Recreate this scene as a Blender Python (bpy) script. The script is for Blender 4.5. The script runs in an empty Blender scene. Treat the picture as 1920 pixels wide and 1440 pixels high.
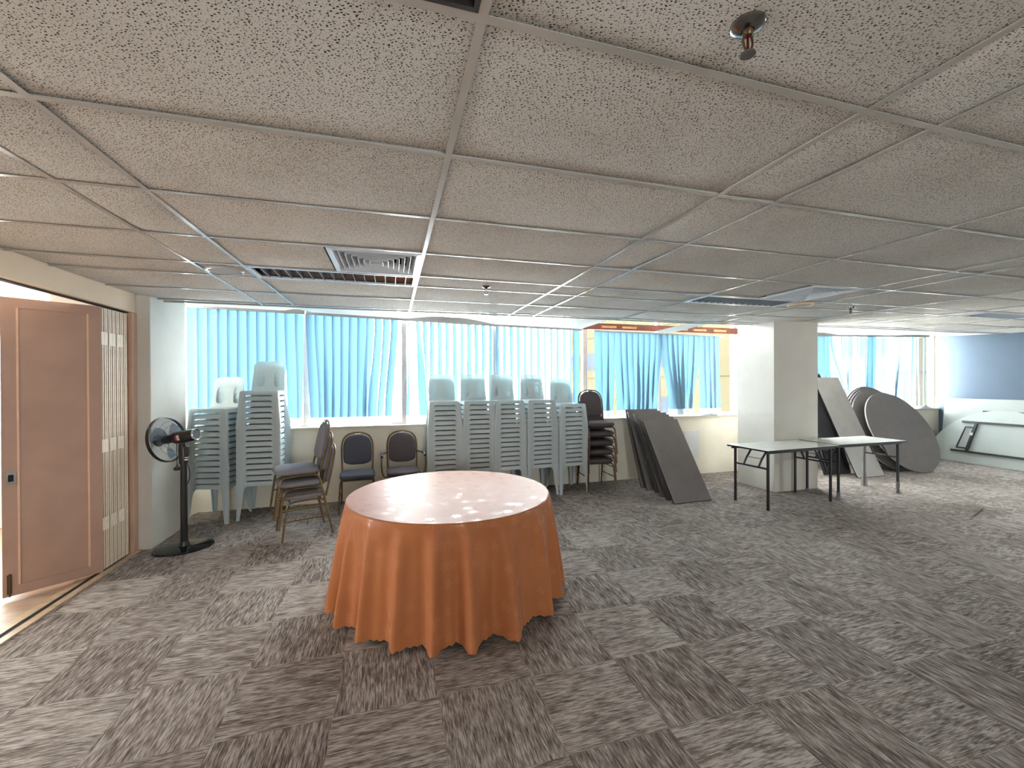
import bpy, bmesh, math, random
from mathutils import Vector, Matrix, noise
random.seed(11)
PI = math.pi
S = bpy.context.scene
COL = S.collection
R = math.radians

# ------------------------------------------------------------------ helpers
class MB:
    """collects shapes and links them as ONE mesh object"""
    def __init__(s):
        s.v = []; s.f = []; s.m = []; s.uv = None
    def add(s, vs, fs, m=0):
        b = len(s.v); s.v += [tuple(p) for p in vs]
        s.f += [tuple(i + b for i in f) for f in fs]; s.m += [m] * len(fs)
        return s
    def box(s, x0, x1, y0, y1, z0, z1, m=0, M=None):
        vs = [Vector(p) for p in ((x0,y0,z0),(x1,y0,z0),(x1,y1,z0),(x0,y1,z0),(x0,y0,z1),(x1,y0,z1),(x1,y1,z1),(x0,y1,z1))]
        if M: vs = [M @ p for p in vs]
        return s.add(vs, [(0,3,2,1),(4,5,6,7),(0,1,5,4),(1,2,6,5),(2,3,7,6),(3,0,4,7)], m)
    def bar(s, a, b, w, h, m=0, up=(0,0,1)):
        a, b = Vector(a), Vector(b); d = (b - a); L = d.length; d.normalize()
        u = Vector(up)
        if abs(d.dot(u)) > .98: u = Vector((0,1,0))
        x = d.cross(u).normalized(); u = x.cross(d)
        M = Matrix((x, u, d)).transposed().to_4x4(); M.translation = a
        return s.box(-w/2, w/2, -h/2, h/2, 0, L, m, M)
    def tube(s, pts, r, n=8, closed=False, m=0, caps=True):
        pts = [Vector(p) for p in pts]; k = len(pts); rings = []
        rr = r if isinstance(r, (list, tuple)) else [r] * k
        prev = None
        for i, p in enumerate(pts):
            if closed: t = pts[(i+1) % k] - pts[i-1]
            else: t = pts[min(i+1, k-1)] - pts[max(i-1, 0)]
            t.normalize()
            if prev is None:
                u = Vector((0,0,1)) if abs(t.z) < .9 else Vector((0,1,0))
                prev = t.cross(u).normalized()
            a = (prev - t * prev.dot(t)).normalized(); prev = a; b = t.cross(a)
            rings.append([p + (a * math.cos(2*PI*j/n) + b * math.sin(2*PI*j/n)) * rr[i] for j in range(n)])
        vs = [q for g in rings for q in g]; fs = []
        for i in range(k if closed else k-1):
            i2 = (i+1) % k
            for j in range(n):
                j2 = (j+1) % n
                fs.append((i*n+j, i*n+j2, i2*n+j2, i2*n+j))
        if caps and not closed:
            fs.append(tuple(range(n-1, -1, -1))); fs.append(tuple((k-1)*n + j for j in range(n)))
        return s.add(vs, fs, m)
    def lathe(s, prof, n=32, c=(0,0,0), m=0, M=None, sx=1, sy=1, caps=True):
        vs = []; fs = []
        for r, z in prof:
            for j in range(n):
                a = 2*PI*j/n
                p = Vector((r*math.cos(a)*sx, r*math.sin(a)*sy, z))
                if M: p = M @ p
                vs.append(p + Vector(c))
        for i in range(len(prof)-1):
            for j in range(n):
                j2 = (j+1) % n
                fs.append((i*n+j, i*n+j2, (i+1)*n+j2, (i+1)*n+j))
        if caps and prof[0][0] > 1e-6: fs.append(tuple(range(n-1, -1, -1)))
        if caps and prof[-1][0] > 1e-6: fs.append(tuple((len(prof)-1)*n + j for j in range(n)))
        return s.add(vs, fs, m)
    def grid(s, P, m=0, close=False):
        nr, nc = len(P), len(P[0]); vs = [q for row in P for q in row]; fs = []
        for i in range(nr-1):
            for j in range(nc if close else nc-1):
                j2 = (j+1) % nc
                fs.append((i*nc+j, i*nc+j2, (i+1)*nc+j2, (i+1)*nc+j))
        return s.add(vs, fs, m)
    def prism(s, out, z0, z1, m=0, M=None, side=None):
        n = len(out); vs = [Vector((x,y,z0)) for x,y in out] + [Vector((x,y,z1)) for x,y in out]
        if M: vs = [M @ p for p in vs]
        s.add(vs, [tuple(range(n-1,-1,-1)), tuple(range(n,2*n))], m)
        b = len(s.v) - 2*n
        for i in range(n):
            j = (i+1) % n
            s.f.append((b+i, b+j, b+n+j, b+n+i)); s.m.append(m if side is None else side)
        return s
    def pad(s, out, t, e, M=None, m=0):
        """upholstered pad: outline in x,y, thickness t, edge rounding e"""
        n = len(out); cx = sum(p[0] for p in out)/n; cy = sum(p[1] for p in out)/n
        R0 = max(math.hypot(x-cx, y-cy) for x, y in out)
        prof = [(.35, -t/2-.001), (.75, -t/2), (1-e*1.0/R0, -t/2+.10*t), (1-e*.35/R0, -t*.28), (1, 0), (1-e*.35/R0, t*.28), (1-e*1.0/R0, t*.42), (.75, t/2), (.35, t/2+.004)]
        rows = []
        for k, z in prof:
            row = [Vector((cx+(x-cx)*k, cy+(y-cy)*k, z)) for x, y in out]
            rows.append([M @ p for p in row] if M else row)
        s.grid(rows, m, close=True)
        b = len(s.v) - n*len(prof)
        s.f.append(tuple(b+i for i in range(n-1,-1,-1))); s.m.append(m)
        b = len(s.v) - n
        s.f.append(tuple(b+i for i in range(n))); s.m.append(m)
        return s
    def build(s, name, mats, parent=None, smooth=True, ang=35, bevel=0, thick=0, weld=False):
        me = bpy.data.meshes.new(name)
        me.from_pydata(s.v, [], s.f)
        if not isinstance(mats, (list, tuple)): mats = [mats]
        for k in mats: me.materials.append(k)
        me.polygons.foreach_set('material_index', s.m)
        if s.uv:
            ul = me.uv_layers.new(name='UVMap')
            for lp in me.loops: ul.data[lp.index].uv = s.uv[lp.vertex_index]
        bm = bmesh.new(); bm.from_mesh(me)
        if weld: bmesh.ops.remove_doubles(bm, verts=bm.verts, dist=1e-4)
        bmesh.ops.recalc_face_normals(bm, faces=bm.faces)
        if thick:
            bm.normal_update(); bm.verts.ensure_lookup_table()
            twin = {v: bm.verts.new(v.co - v.normal*thick) for v in bm.verts[:]}
            edges = [e for e in bm.edges if e.is_boundary]; faces = bm.faces[:]
            for f_ in faces:
                q = bm.faces.new([twin[v] for v in reversed(f_.verts)]); q.material_index = f_.material_index
            for e in edges:
                l = e.link_loops[0]; a, c = l.vert, l.link_loop_next.vert
                bm.faces.new([c, a, twin[a], twin[c]])
        bm.to_mesh(me); bm.free()
        if smooth:
            me.polygons.foreach_set('use_smooth', [True]*len(me.polygons))
            me.set_sharp_from_angle(angle=R(ang))
        me.update()
        o = bpy.data.objects.new(name, me); COL.objects.link(o)
        if parent: o.parent = parent
        if bevel:
            b = o.modifiers.new('Bevel', 'BEVEL'); b.width = bevel; b.segments = 2; b.limit_method = 'ANGLE'
        return o

def tag(o, label=None, cat=None, group=None, kind=None):
    if label: o['label'] = label
    if cat: o['category'] = cat
    if group: o['group'] = group
    if kind: o['kind'] = kind
    return o

def empty(name, loc=(0,0,0), rot=(0,0,0), label=None, cat=None, group=None, kind=None):
    o = bpy.data.objects.new(name, None); COL.objects.link(o)
    o.empty_display_size = .1; o.location = loc; o.rotation_euler = rot
    return tag(o, label, cat, group, kind)

def kids(o): return [c for c in bpy.data.objects if c.parent == o]
def dup(o, parent=None, tree=None):
    c = o.copy(); COL.objects.link(c)
    if parent: c.parent = parent
    for k in kids(o): dup(k, c)
    return c
ORD = ['', 'first','second','third','fourth','fifth','sixth','seventh','eighth','ninth','tenth','eleventh','twelfth','thirteenth','fourteenth','fifteenth','sixteenth','seventeenth','eighteenth','nineteenth','twentieth']
def arc(cx, cy, r, a0, a1, n): return [(cx + r*math.cos(R(a0+(a1-a0)*i/n)), cy + r*math.sin(R(a0+(a1-a0)*i/n))) for i in range(n+1)]
def rrect(w, h, r, n=5):
    x, y = w/2-r, h/2-r
    return arc(x,y,r,0,90,n)+arc(-x,y,r,90,180,n)+arc(-x,-y,r,180,270,n)+arc(x,-y,r,270,360,n)
def smooth_path(pts, it=2):
    pts = [Vector(p) for p in pts]
    for _ in range(it):
        q = [pts[0]]
        for a, b in zip(pts, pts[1:]): q += [a.lerp(b,.25), a.lerp(b,.75)]
        q.append(pts[-1]); pts = q
    return pts

# ------------------------------------------------------------------ materials
class NT:
    def __init__(s, name):
        s.mat = bpy.data.materials.new(name); s.mat.use_nodes = True
        s.t = s.mat.node_tree; s.t.nodes.clear()
        s.out = s.n('ShaderNodeOutputMaterial')
    def n(s, typ, **kw):
        k = s.t.nodes.new(typ)
        for a, b in kw.items(): setattr(k, a, b)
        return k
    def l(s, a, b): s.t.links.new(a, b)
    def val(s, sock, v):
        if hasattr(v, 'node'): s.l(v, sock)
        else: sock.default_value = v
    def math(s, op, a, b=0.0, c=None, clamp=False):
        k = s.n('ShaderNodeMath', operation=op); k.use_clamp = clamp
        s.val(k.inputs[0], a); s.val(k.inputs[1], b)
        if c is not None: s.val(k.inputs[2], c)
        return k.outputs[0]
    def mix(s, f, a, b):
        k = s.n('ShaderNodeMix', data_type='RGBA')
        s.val(k.inputs[0], f)
        for i, v in ((6, a), (7, b)):
            if hasattr(v, 'node'): s.l(v, k.inputs[i])
            else: k.inputs[i].default_value = (*v, 1)
        return k.outputs[2]
    def coord(s, which='Object', scale=(1,1,1), rot=(0,0,0)):
        tc = s.n('ShaderNodeTexCoord'); mp = s.n('ShaderNodeMapping')
        mp.inputs['Scale'].default_value = scale; mp.inputs['Rotation'].default_value = rot
        s.l(tc.outputs[which], mp.inputs[0]); return mp.outputs[0]
    def noise(s, vec, scale=5, detail=3, rough=.5):
        k = s.n('ShaderNodeTexNoise'); s.l(vec, k.inputs['Vector'])
        k.inputs['Scale'].default_value = scale; k.inputs['Detail'].default_value = detail; k.inputs['Roughness'].default_value = rough
        return k.outputs[0]
    def ramp(s, f, stops):
        k = s.n('ShaderNodeValToRGB'); e = k.color_ramp.elements
        e[0].position, e[0].color = stops[0][0], (*stops[0][1], 1)
        e[1].position, e[1].color = stops[-1][0], (*stops[-1][1], 1)
        for p, c in stops[1:-1]:
            q = e.new(p); q.color = (*c, 1)
        s.l(f, k.inputs[0]); return k.outputs[0]
    def bsdf(s, color, rough=.6, metal=0, spec=.5, bump=None, bstr=.2, bdist=.002, link=True):
        b = s.n('ShaderNodeBsdfPrincipled')
        if hasattr(color, 'node'): s.l(color, b.inputs['Base Color'])
        else: b.inputs['Base Color'].default_value = (*color, 1)
        s.val(b.inputs['Roughness'], rough); b.inputs['Metallic'].default_value = metal
        s.val(b.inputs['Specular IOR Level'], spec)
        if bump is not None:
            k = s.n('ShaderNodeBump'); k.inputs['Strength'].default_value = bstr; k.inputs['Distance'].default_value = bdist
            s.l(bump, k.inputs['Height']); s.l(k.outputs[0], b.inputs['Normal'])
        if link: s.l(b.outputs[0], s.out.inputs[0])
        return b

def simple(name, col, rough=.6, metal=0, spec=.5, var=.08, scale=6, bstr=0, bscale=80, coord='Object'):
    t = NT(name); v = t.coord(coord)
    f = t.noise(v, scale, 4)
    c2 = tuple(max(0, x*(1-var*2)) for x in col); c1 = tuple(min(1, x*(1+var)) for x in col)
    c = t.ramp(f, [(.3, c2), (.7, c1)])
    t.bsdf(c, rough, metal, spec, t.noise(v, bscale, 3) if bstr else None, bstr)
    return t.mat

def srgb(r, g, b):
    f = lambda c: (c/255/12.92) if c/255 <= .04045 else ((c/255+.055)/1.055)**2.4
    return (f(r), f(g), f(b))

M_wall = simple('cream_paint', srgb(228,220,204), .75, var=.03, scale=2.5, bstr=.12, bscale=60)
M_col = simple('white_paint', srgb(208,203,194), .7, var=.03, scale=3, bstr=.1, bscale=60)
M_blue = simple('blue_paint', srgb(98,112,128), .75, var=.04, scale=2, bstr=.06)
M_beam = simple('beige_paint', srgb(238,212,182), .6, var=.03, scale=3, bstr=.06)
M_door = simple('tan_door_paint', srgb(178,146,132), .5, var=.05, scale=4, bstr=.05, bscale=120)
M_jamb = simple('tan_jamb_paint', srgb(206,172,148), .5, var=.05)
M_dooredge = simple('pale_door_edge', srgb(244,226,204), .5, var=.04, scale=20)
M_doorbead = simple('door_bead', srgb(222,186,160), .5, var=.04, scale=20)
M_sill = simple('sill_paint', srgb(196,188,176), .5, var=.05)
M_frame = simple('window_frame_paint', srgb(222,206,200), .5, var=.05)
M_rail = simple('grey_rail_aluminium', srgb(170,168,166), .5, var=.03)
M_wood = simple('reddish_timber', srgb(130,72,52), .5, var=.15, scale=9)
M_palebar = simple('pale_orange_bar', srgb(226,164,110), .5, var=.1, scale=20)
M_tee = simple('tee_bar_white', srgb(190,186,180), .22, var=.05, scale=4)
M_strip = simple('ceiling_strip_white', srgb(240,238,230), .8, var=.04, scale=3)
M_slab = simple('concrete_slab', (.2,.19,.18), .9)
M_black = simple('black_plastic', (.012,.012,.013), .35, var=.1)
M_blackgloss = simple('black_glossy_base', (.008,.009,.009), .08, var=.05)
M_blackmetal = simple('black_painted_steel', (.016,.016,.018), .4, var=.15, scale=30)
M_chrome = simple('chrome', (.75,.75,.76), .2, metal=1, var=.05)
M_alum = simple('aluminium_white', srgb(226,232,238), .3, metal=.0, var=.04)
M_darkchrome = simple('tarnished_chrome', (.30,.30,.30), .18, metal=1, var=.1, scale=40)
M_bladegrey = simple('louvre_blade_grey', srgb(150,156,164), .35, metal=.3, var=.04)
M_mirror = simple('louvre_reflector', (.26,.25,.25), .3, metal=1, var=.04)
M_dark = simple('dark_void', (.02,.018,.018), .9)
M_bronze = simple('bronze_tube', srgb(122,98,66), .35, metal=.55, var=.12, scale=25)
M_bronzedark = simple('dark_bronze_tube', srgb(92,70,50), .35, metal=.5, var=.12, scale=25)
M_grille = simple('speaker_grille', srgb(176,176,174), .6, var=.05, scale=60)
M_pink = simple('pinkish_reflector', srgb(236,190,168), .5)
M_green = simple('green_ballast', srgb(160,190,110), .5)
M_white = simple('white_plastic', srgb(230,230,230), .4)
M_red = simple('red_label', srgb(190,50,35), .5)
M_redglass = simple('red_bulb', srgb(90,10,8), .15)
M_lamgrey = simple('grey_laminate', srgb(120,113,111), .45, var=.05, scale=5)
M_lamlight = simple('light_grey_laminate', srgb(168,164,160), .45, var=.05, scale=5)
M_lamdark = simple('dark_table_underside', srgb(70,70,74), .6, var=.08, scale=5)
M_lamwhite = simple('white_laminate', srgb(214,216,210), .35, var=.03, scale=4)
M_tabtop = simple('pale_laminate', srgb(206,205,200), .16, var=.04, scale=6)
M_whiteboard = simple('white_board', srgb(180,184,178), .5, var=.02)
M_trackwood = simple('floor_track_wood', srgb(186,160,132), .5, var=.15, scale=12)
M_palepanel = simple('pale_grey_panel', srgb(216,214,216), .6, var=.02)
M_ground = simple('street', (.8,.78,.75), .9, spec=0)
M_wallnext = simple('next_room_paint', srgb(236,222,206), .8, var=.03)
M_floornext = simple('next_room_floor', srgb(176,150,130), .5, var=.12, scale=8)

def mk_carpet():
    t = NT('striated_carpet_tile')
    tc = t.n('ShaderNodeTexCoord'); sp = t.n('ShaderNodeSeparateXYZ'); t.l(tc.outputs['Object'], sp.inputs[0])
    x = t.math('ADD', sp.outputs[0], 20.28); y = t.math('ADD', sp.outputs[1], 19.85)
    ix = t.math('FLOOR', t.math('DIVIDE', x, .5)); iy = t.math('FLOOR', t.math('DIVIDE', y, .5))
    par = t.math('MODULO', t.math('ADD', ix, iy), 2.0)
    inv = t.math('SUBTRACT', 1.0, par)
    # along / across
    al = t.math('ADD', t.math('MULTIPLY', x, par), t.math('MULTIPLY', y, inv))
    ac = t.math('ADD', t.math('MULTIPLY', y, par), t.math('MULTIPLY', x, inv))
    h = t.math('ADD', t.math('MULTIPLY', ix, 3.71), t.math('MULTIPLY', iy, 7.93))
    def strip(sa, sc, det, rough):
        cb = t.n('ShaderNodeCombineXYZ')
        t.l(t.math('MULTIPLY', al, sa), cb.inputs[0]); t.l(t.math('MULTIPLY', ac, sc), cb.inputs[1]); t.l(h, cb.inputs[2])
        return t.noise(cb.outputs[0], 1.0, det, rough)
    a = strip(13, 250, 3, .65); b = strip(13, 90, 3, .65); c = strip(8, 20, 2, .5)
    f = t.math('ADD', t.math('MULTIPLY', a, .56), t.math('ADD', t.math('MULTIPLY', b, .47), t.math('MULTIPLY', c, .22)))
    wn = t.n('ShaderNodeTexWhiteNoise', noise_dimensions='1D'); t.l(h, wn.inputs['W'])
    f = t.math('ADD', f, t.math('MULTIPLY', t.math('SUBTRACT', wn.outputs[0], .5), .05))
    f = t.math('ADD', f, t.math('MULTIPLY', par, .02))  # pile sheen by stripe direction, put into the tone
    col = t.ramp(f, [(.51, CARPET[0]), (.60, CARPET[1]), (.655, CARPET[2]), (.735, CARPET[3])])
    v = t.coord(); big = t.noise(v, .8, 3)
    k = t.n('ShaderNodeMix', data_type='RGBA', blend_type='MULTIPLY'); k.inputs[0].default_value = 1
    t.l(col, k.inputs[6]); t.l(t.ramp(big, [(.3, (.86,.84,.82)), (.7, (1,1,1))]), k.inputs[7])
    fz = t.noise(v, 420, 2)
    t.bsdf(k.outputs[2], .95, spec=.15, bump=t.math('ADD', f, t.math('MULTIPLY', fz, .3)), bstr=.5, bdist=.004)
    return t.mat
CARPET = [srgb(80,71,66), srgb(122,111,105), srgb(147,137,131), srgb(182,173,167)]
M_carpet = mk_carpet()

def mk_tile():
    t = NT('fissured_ceiling_tile')
    v0 = t.coord('Object', rot=(0,0,R(28)))
    nz = t.n('ShaderNodeTexNoise'); t.l(v0, nz.inputs['Vector']); nz.inputs['Scale'].default_value = 7; nz.inputs['Detail'].default_value = 2
    va = t.n('ShaderNodeVectorMath', operation='MULTIPLY_ADD'); t.l(nz.outputs[1], va.inputs[0]); va.inputs[1].default_value = (.03,.03,0); t.l(v0, va.inputs[2])
    def specks(sc, th, asp):
        mp = t.n('ShaderNodeMapping'); mp.inputs['Scale'].default_value = asp; t.l(va.outputs[0], mp.inputs[0])
        vo = t.n('ShaderNodeTexVoronoi', voronoi_dimensions='2D'); vo.inputs['Scale'].default_value = sc; vo.inputs['Randomness'].default_value = 1
        t.l(mp.outputs[0], vo.inputs['Vector'])
        sc2 = t.n('ShaderNodeSeparateColor'); t.l(vo.outputs['Color'], sc2.inputs[0])
        lim = t.math('MULTIPLY', t.math('ADD', t.math('MULTIPLY', sc2.outputs[0], .85), .06), th)
        return t.math('LESS_THAN', vo.outputs['Distance'], lim), sc2.outputs[1]
    m1, _ = specks(92, .34, (1, 1.75, 1)); m2, _ = specks(120, .27, (1.55, .95, 1))
    m = t.math('MAXIMUM', m1, t.math('MULTIPLY', m2, .7))
    v = t.coord(); st = t.noise(v, 1.3, 4, .6); fine = t.noise(v, 300, 2)
    base = t.ramp(st, [(.28, TILE[0]), (.5, TILE[1]), (.72, TILE[2])])
    base = t.mix(t.math('MULTIPLY', fine, .25), base, TILE[0])
    col = t.mix(m, base, (.06,.052,.047))
    t.bsdf(col, .95, spec=.1, bump=t.math('ADD', t.math('MULTIPLY', m, -1.0), t.math('MULTIPLY', fine, .3)), bstr=.3, bdist=.003)
    return t.mat
TILE = [srgb(208,202,194), srgb(224,219,212), srgb(231,227,221)]
M_tile = mk_tile()

def mk_slat(name, col, tr):
    t = NT(name); v = t.coord(scale=(1,1,.15))
    f = t.noise(v, 120, 2)
    d = t.n('ShaderNodeBsdfDiffuse'); tl = t.n('ShaderNodeBsdfTranslucent'); mx = t.n('ShaderNodeMixShader')
    t.l(t.mix(f, tuple(c*.92 for c in col), col), d.inputs[0]); t.l(t.mix(f, tuple(c*.9 for c in tr), tr), tl.inputs[0])
    mx.inputs[0].default_value = .5
    t.l(d.outputs[0], mx.inputs[1]); t.l(tl.outputs[0], mx.inputs[2]); t.l(mx.outputs[0], t.out.inputs[0])
    return t.mat
M_slat = mk_slat('blue_blind_fabric', (.34,.52,.64), (.038,.082,.122))
M_weight = mk_slat('blind_weight', (.75,.78,.8), (.4,.45,.5))

def mk_glass():
    t = NT('window_glass'); lw = t.n('ShaderNodeLayerWeight'); lw.inputs[0].default_value = .25
    tr = t.n('ShaderNodeBsdfTransparent'); tr.inputs[0].default_value = (.95,.97,.96,1)
    g = t.n('ShaderNodeBsdfGlossy'); g.inputs['Roughness'].default_value = .02; g.inputs[0].default_value = (.6,.6,.6,1)
    mx = t.n('ShaderNodeMixShader'); t.l(t.math('MULTIPLY', lw.outputs['Fresnel'], .5), mx.inputs[0])
    t.l(tr.outputs[0], mx.inputs[1]); t.l(g.outputs[0], mx.inputs[2]); t.l(mx.outputs[0], t.out.inputs[0])
    return t.mat
M_glass = mk_glass()

def mk_plastic(name, col, tr, k=.3):
    t = NT(name); v = t.coord(); f = t.noise(v, 5, 3)
    b = t.bsdf(t.ramp(f, [(.3, tuple(c*.93 for c in col)), (.7, col)]), .35, spec=.4, link=False)
    tl = t.n('ShaderNodeBsdfTranslucent'); tl.inputs[0].default_value = (*tr, 1)
    mx = t.n('ShaderNodeMixShader'); mx.inputs[0].default_value = k
    t.l(b.outputs[0], mx.inputs[1]); t.l(tl.outputs[0], mx.inputs[2]); t.l(mx.outputs[0], t.out.inputs[0])
    return t.mat
M_plas = mk_plastic('pale_aqua_plastic', srgb(214,219,221), (.70,.88,.90), .36)
def mk_clear(name, col, k):
    t = NT(name); v = t.coord(); b = t.bsdf(t.mix(t.noise(v, 12, 2), col, tuple(c*.8 for c in col)), .15, spec=.6, link=False)
    tr = t.n('ShaderNodeBsdfTransparent'); tr.inputs[0].default_value = (.9,.93,.96,1); mx = t.n('ShaderNodeMixShader'); mx.inputs[0].default_value = k
    t.l(b.outputs[0], mx.inputs[1]); t.l(tr.outputs[0], mx.inputs[2]); t.l(mx.outputs[0], t.out.inputs[0]); return t.mat
M_blade = mk_clear('clear_blue_blade', srgb(140,156,176), .55)
M_film = mk_clear('clear_plastic_film', srgb(170,168,166), .45)

def mk_fabric(name, c1, c2):
    t = NT(name); v = t.coord(); f = t.noise(v, 260, 2); g = t.noise(v, 8, 3)
    c = t.mix(f, c1, c2)
    t.bsdf(c, .9, spec=.2, bump=t.math('ADD', f, g), bstr=.3)
    return t.mat
M_seat = mk_fabric('grey_fleck_upholstery', srgb(104,104,112), srgb(146,145,154))
M_seatbrown = mk_fabric('brown_fleck_upholstery', srgb(72,64,66), srgb(98,88,90))
M_seatblue = mk_fabric('dark_blue_upholstery', srgb(64,64,73), srgb(90,90,99))

def mk_cloth():
    t = NT('peach_jacquard_cloth')
    uv = t.n('ShaderNodeTexCoord').outputs['UV']
    vo = t.n('ShaderNodeTexVoronoi', voronoi_dimensions='2D'); vo.inputs['Scale'].default_value = 7.5; vo.inputs['Randomness'].default_value = .75
    t.l(uv, vo.inputs['Vector'])
    sb = t.n('ShaderNodeVectorMath', operation='SUBTRACT'); t.l(uv, sb.inputs[0]); t.l(vo.outputs['Position'], sb.inputs[1])
    sp = t.n('ShaderNodeSeparateXYZ'); t.l(sb.outputs[0], sp.inputs[0])
    r = t.math('SQRT', t.math('ADD', t.math('POWER', sp.outputs[0], 2.0), t.math('POWER', sp.outputs[1], 2.0)))
    a = t.math('ARCTAN2', sp.outputs[1], sp.outputs[0])
    sc = t.n('ShaderNodeSeparateColor'); t.l(vo.outputs['Color'], sc.inputs[0])
    pet = t.math('ADD', .026, t.math('MULTIPLY', t.math('COSINE', t.math('ADD', t.math('MULTIPLY', a, 6.0), t.math('MULTIPLY', sc.outputs[0], 6.0))), .010))
    nz = t.noise(uv, 90, 2)
    pet = t.math('ADD', pet, t.math('MULTIPLY', t.math('SUBTRACT', nz, .5), .022))
    ins = t.math('LESS_THAN', r, pet)
    hole = t.math('GREATER_THAN', t.math('ABSOLUTE', t.math('SUBTRACT', r, .011)), .0022)
    fl = t.math('MULTIPLY', t.math('MULTIPLY', ins, hole), t.math('GREATER_THAN', sc.outputs[1], .25))
    big = t.noise(uv, 4, 3)
    base = t.ramp(big, [(.3, CLOTH[0]), (.7, CLOTH[1])])
    col = t.mix(t.math('MULTIPLY', fl, .22), base, CLOTH[2])
    rough = t.math('SUBTRACT', .46, t.math('MULTIPLY', fl, .24))
    b = t.bsdf(col, rough, spec=.16, bump=t.noise(uv, 14, 4), bstr=.18, bdist=.01)
    b.inputs['Sheen Weight'].default_value = .15; b.inputs['Sheen Roughness'].default_value = .35
    return t.mat
CLOTH = [srgb(166,100,61), srgb(173,107,68), srgb(206,150,112)]
M_cloth = mk_cloth()
M_facade = simple('cream_facade', (.032,.0272,.0172), .9, spec=0, var=.03, scale=.3)
M_facadejoint = simple('facade_joint', (.020,.0165,.010), .9, spec=0)
M_facwin = simple('facade_window_glass', (.020,.0228,.028), .8, spec=0, var=.06, scale=.6)

# ------------------------------------------------------------------ camera
F_PX = 784.5; yaw, pit, rol = R(16.03), R(-.26), .0044
fw = Vector((math.sin(yaw)*math.cos(pit), math.cos(yaw)*math.cos(pit), math.sin(pit)))
rt = Vector((math.cos(yaw), -math.sin(yaw), 0)); up = rt.cross(fw)
r2 = rt*math.cos(rol) - up*math.sin(rol); u2 = rt*math.sin(rol) + up*math.cos(rol)
cam = bpy.data.cameras.new('camera'); co = bpy.data.objects.new('camera', cam); COL.objects.link(co)
Mx = Matrix((r2, u2, -fw)).transposed().to_4x4(); Mx.translation = (0, 0, 1.6)
co.matrix_world = Mx; cam.sensor_width = 36; cam.lens = 36*F_PX/1920; cam.clip_start = .05; cam.clip_end = 300
S.camera = co

# ------------------------------------------------------------------ the setting
YW = 6.06; ZC = 2.438; XL = -2.33; XR = 11.2; YB = -5.0
b = MB(); b.box(XL, XR, YB, YW, -.1, 0); tag(b.build('floor', M_carpet, smooth=False), 'grey brown striated carpet tiles over the whole hall', kind='structure')
b = MB(); b.box(-7.5, XL, YB, YW, -.1, -.004); tag(b.build('floor_side', M_floornext, smooth=False), 'pale floor of the room beyond the folding door', kind='structure')

XG = [-2.549,-1.329,-1.014,.206,1.426,1.741,2.961,4.181,4.496,5.716,6.936,7.251,8.471,9.691,10.006,11.2]
YG = [5.10,4.976,4.366,3.756,3.392,2.782,2.172,1.562,.952,.342,-.268,-.878,-1.488,-2.098,-2.708,-3.318,-3.928,-4.538,YB]
def sagz(x, y):     # the old grid hangs a little unevenly
    return .005*noise.noise(Vector((x*.5, y*.5, 3))) + .035*max(0, min(1, (x-4)/3))*max(0, min(1, (y-2.5)/2))
holes = [(-1.014,.206,3.392,3.756), (2.961,4.181,3.392,3.756), (7.251,8.471,3.392,3.756), (-1.014,.206,.342,.952)]
halves = [(-1.014,.206,2.782,3.392), (2.961,4.181,2.782,3.392)]
ct = MB(); tb = MB()
def tile(x0, x1, y0, y1):
    nx, ny = 8, 6
    s = .013*random.uniform(.7, 1.35) * min(1, (y1-y0)/.6)
    tl = [random.choice((0,0,0,.004,.008)) for _ in range(4)]
    P = []
    for j in range(ny+1):
        row = []
        for i in range(nx+1):
            a, c = i/nx, j/ny; x = x0+(x1-x0)*a; y = y0+(y1-y0)*c
            lift = (tl[0]*(1-a)+tl[1]*a)*(1-c) + (tl[2]*(1-a)+tl[3]*a)*c
            z = ZC + .006 + lift + sagz(x, y) - s*(1-(2*a-1)**4)*(1-(2*c-1)**2)
            row.append((x, y, z))
        P.append(row)
    ct.grid(P)
for i in range(len(XG)-1):
    for j in range(len(YG)-1):
        x0, x1, y1, y0 = max(XG[i], XL), XG[i+1], YG[j], YG[j+1]
        key = (XG[i], x1, y0, y1)
        if key in holes: continue
        if key in halves: tile(x0, (x0+x1)/2, y0, y1); continue
        tile(x0, x1, y0, y1)
tag(ct.build('ceiling', M_tile, ang=60), 'sagging off white ceiling tiles flecked with dark fissures', kind='structure')
def tee(p, q, axis):
    n = 40
    for k in range(n):
        a, c = k/n, (k+1)/n
        A = Vector(p).lerp(Vector(q), a); B = Vector(p).lerp(Vector(q), c)
        za, zb = ZC + sagz(A.x, A.y), ZC + sagz(B.x, B.y)
        w = .012
        o = Vector((w,0,0)) if axis == 'y' else Vector((0,w,0)); o2 = o*.08
        vs = [A-o+Vector((0,0,za)), A+o+Vector((0,0,za)), B+o+Vector((0,0,zb)), B-o+Vector((0,0,zb))]
        vs += [v + Vector((0,0,.0015)) for v in vs]
        tb.add(vs, [(0,3,2,1),(4,5,6,7),(0,1,5,4),(1,2,6,5),(2,3,7,6),(3,0,4,7)])
        ws = [A-o2+Vector((0,0,za)), A+o2+Vector((0,0,za)), B+o2+Vector((0,0,zb)), B-o2+Vector((0,0,zb))]
        ws += [v + Vector((0,0,.035)) for v in ws]
        tb.add(ws, [(4,5,6,7),(0,1,5,4),(1,2,6,5),(2,3,7,6),(3,0,4,7)])
for x in XG[1:-1]: tee((x, YB, 0), (x, 5.10, 0), 'y')
for y in YG[:-1]: tee((XL, y, 0), (XR, y, 0), 'x')
tag(tb.build('trim_1', M_tee, smooth=False), 'pale metal grid bars carrying the ceiling tiles', kind='structure')

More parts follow.
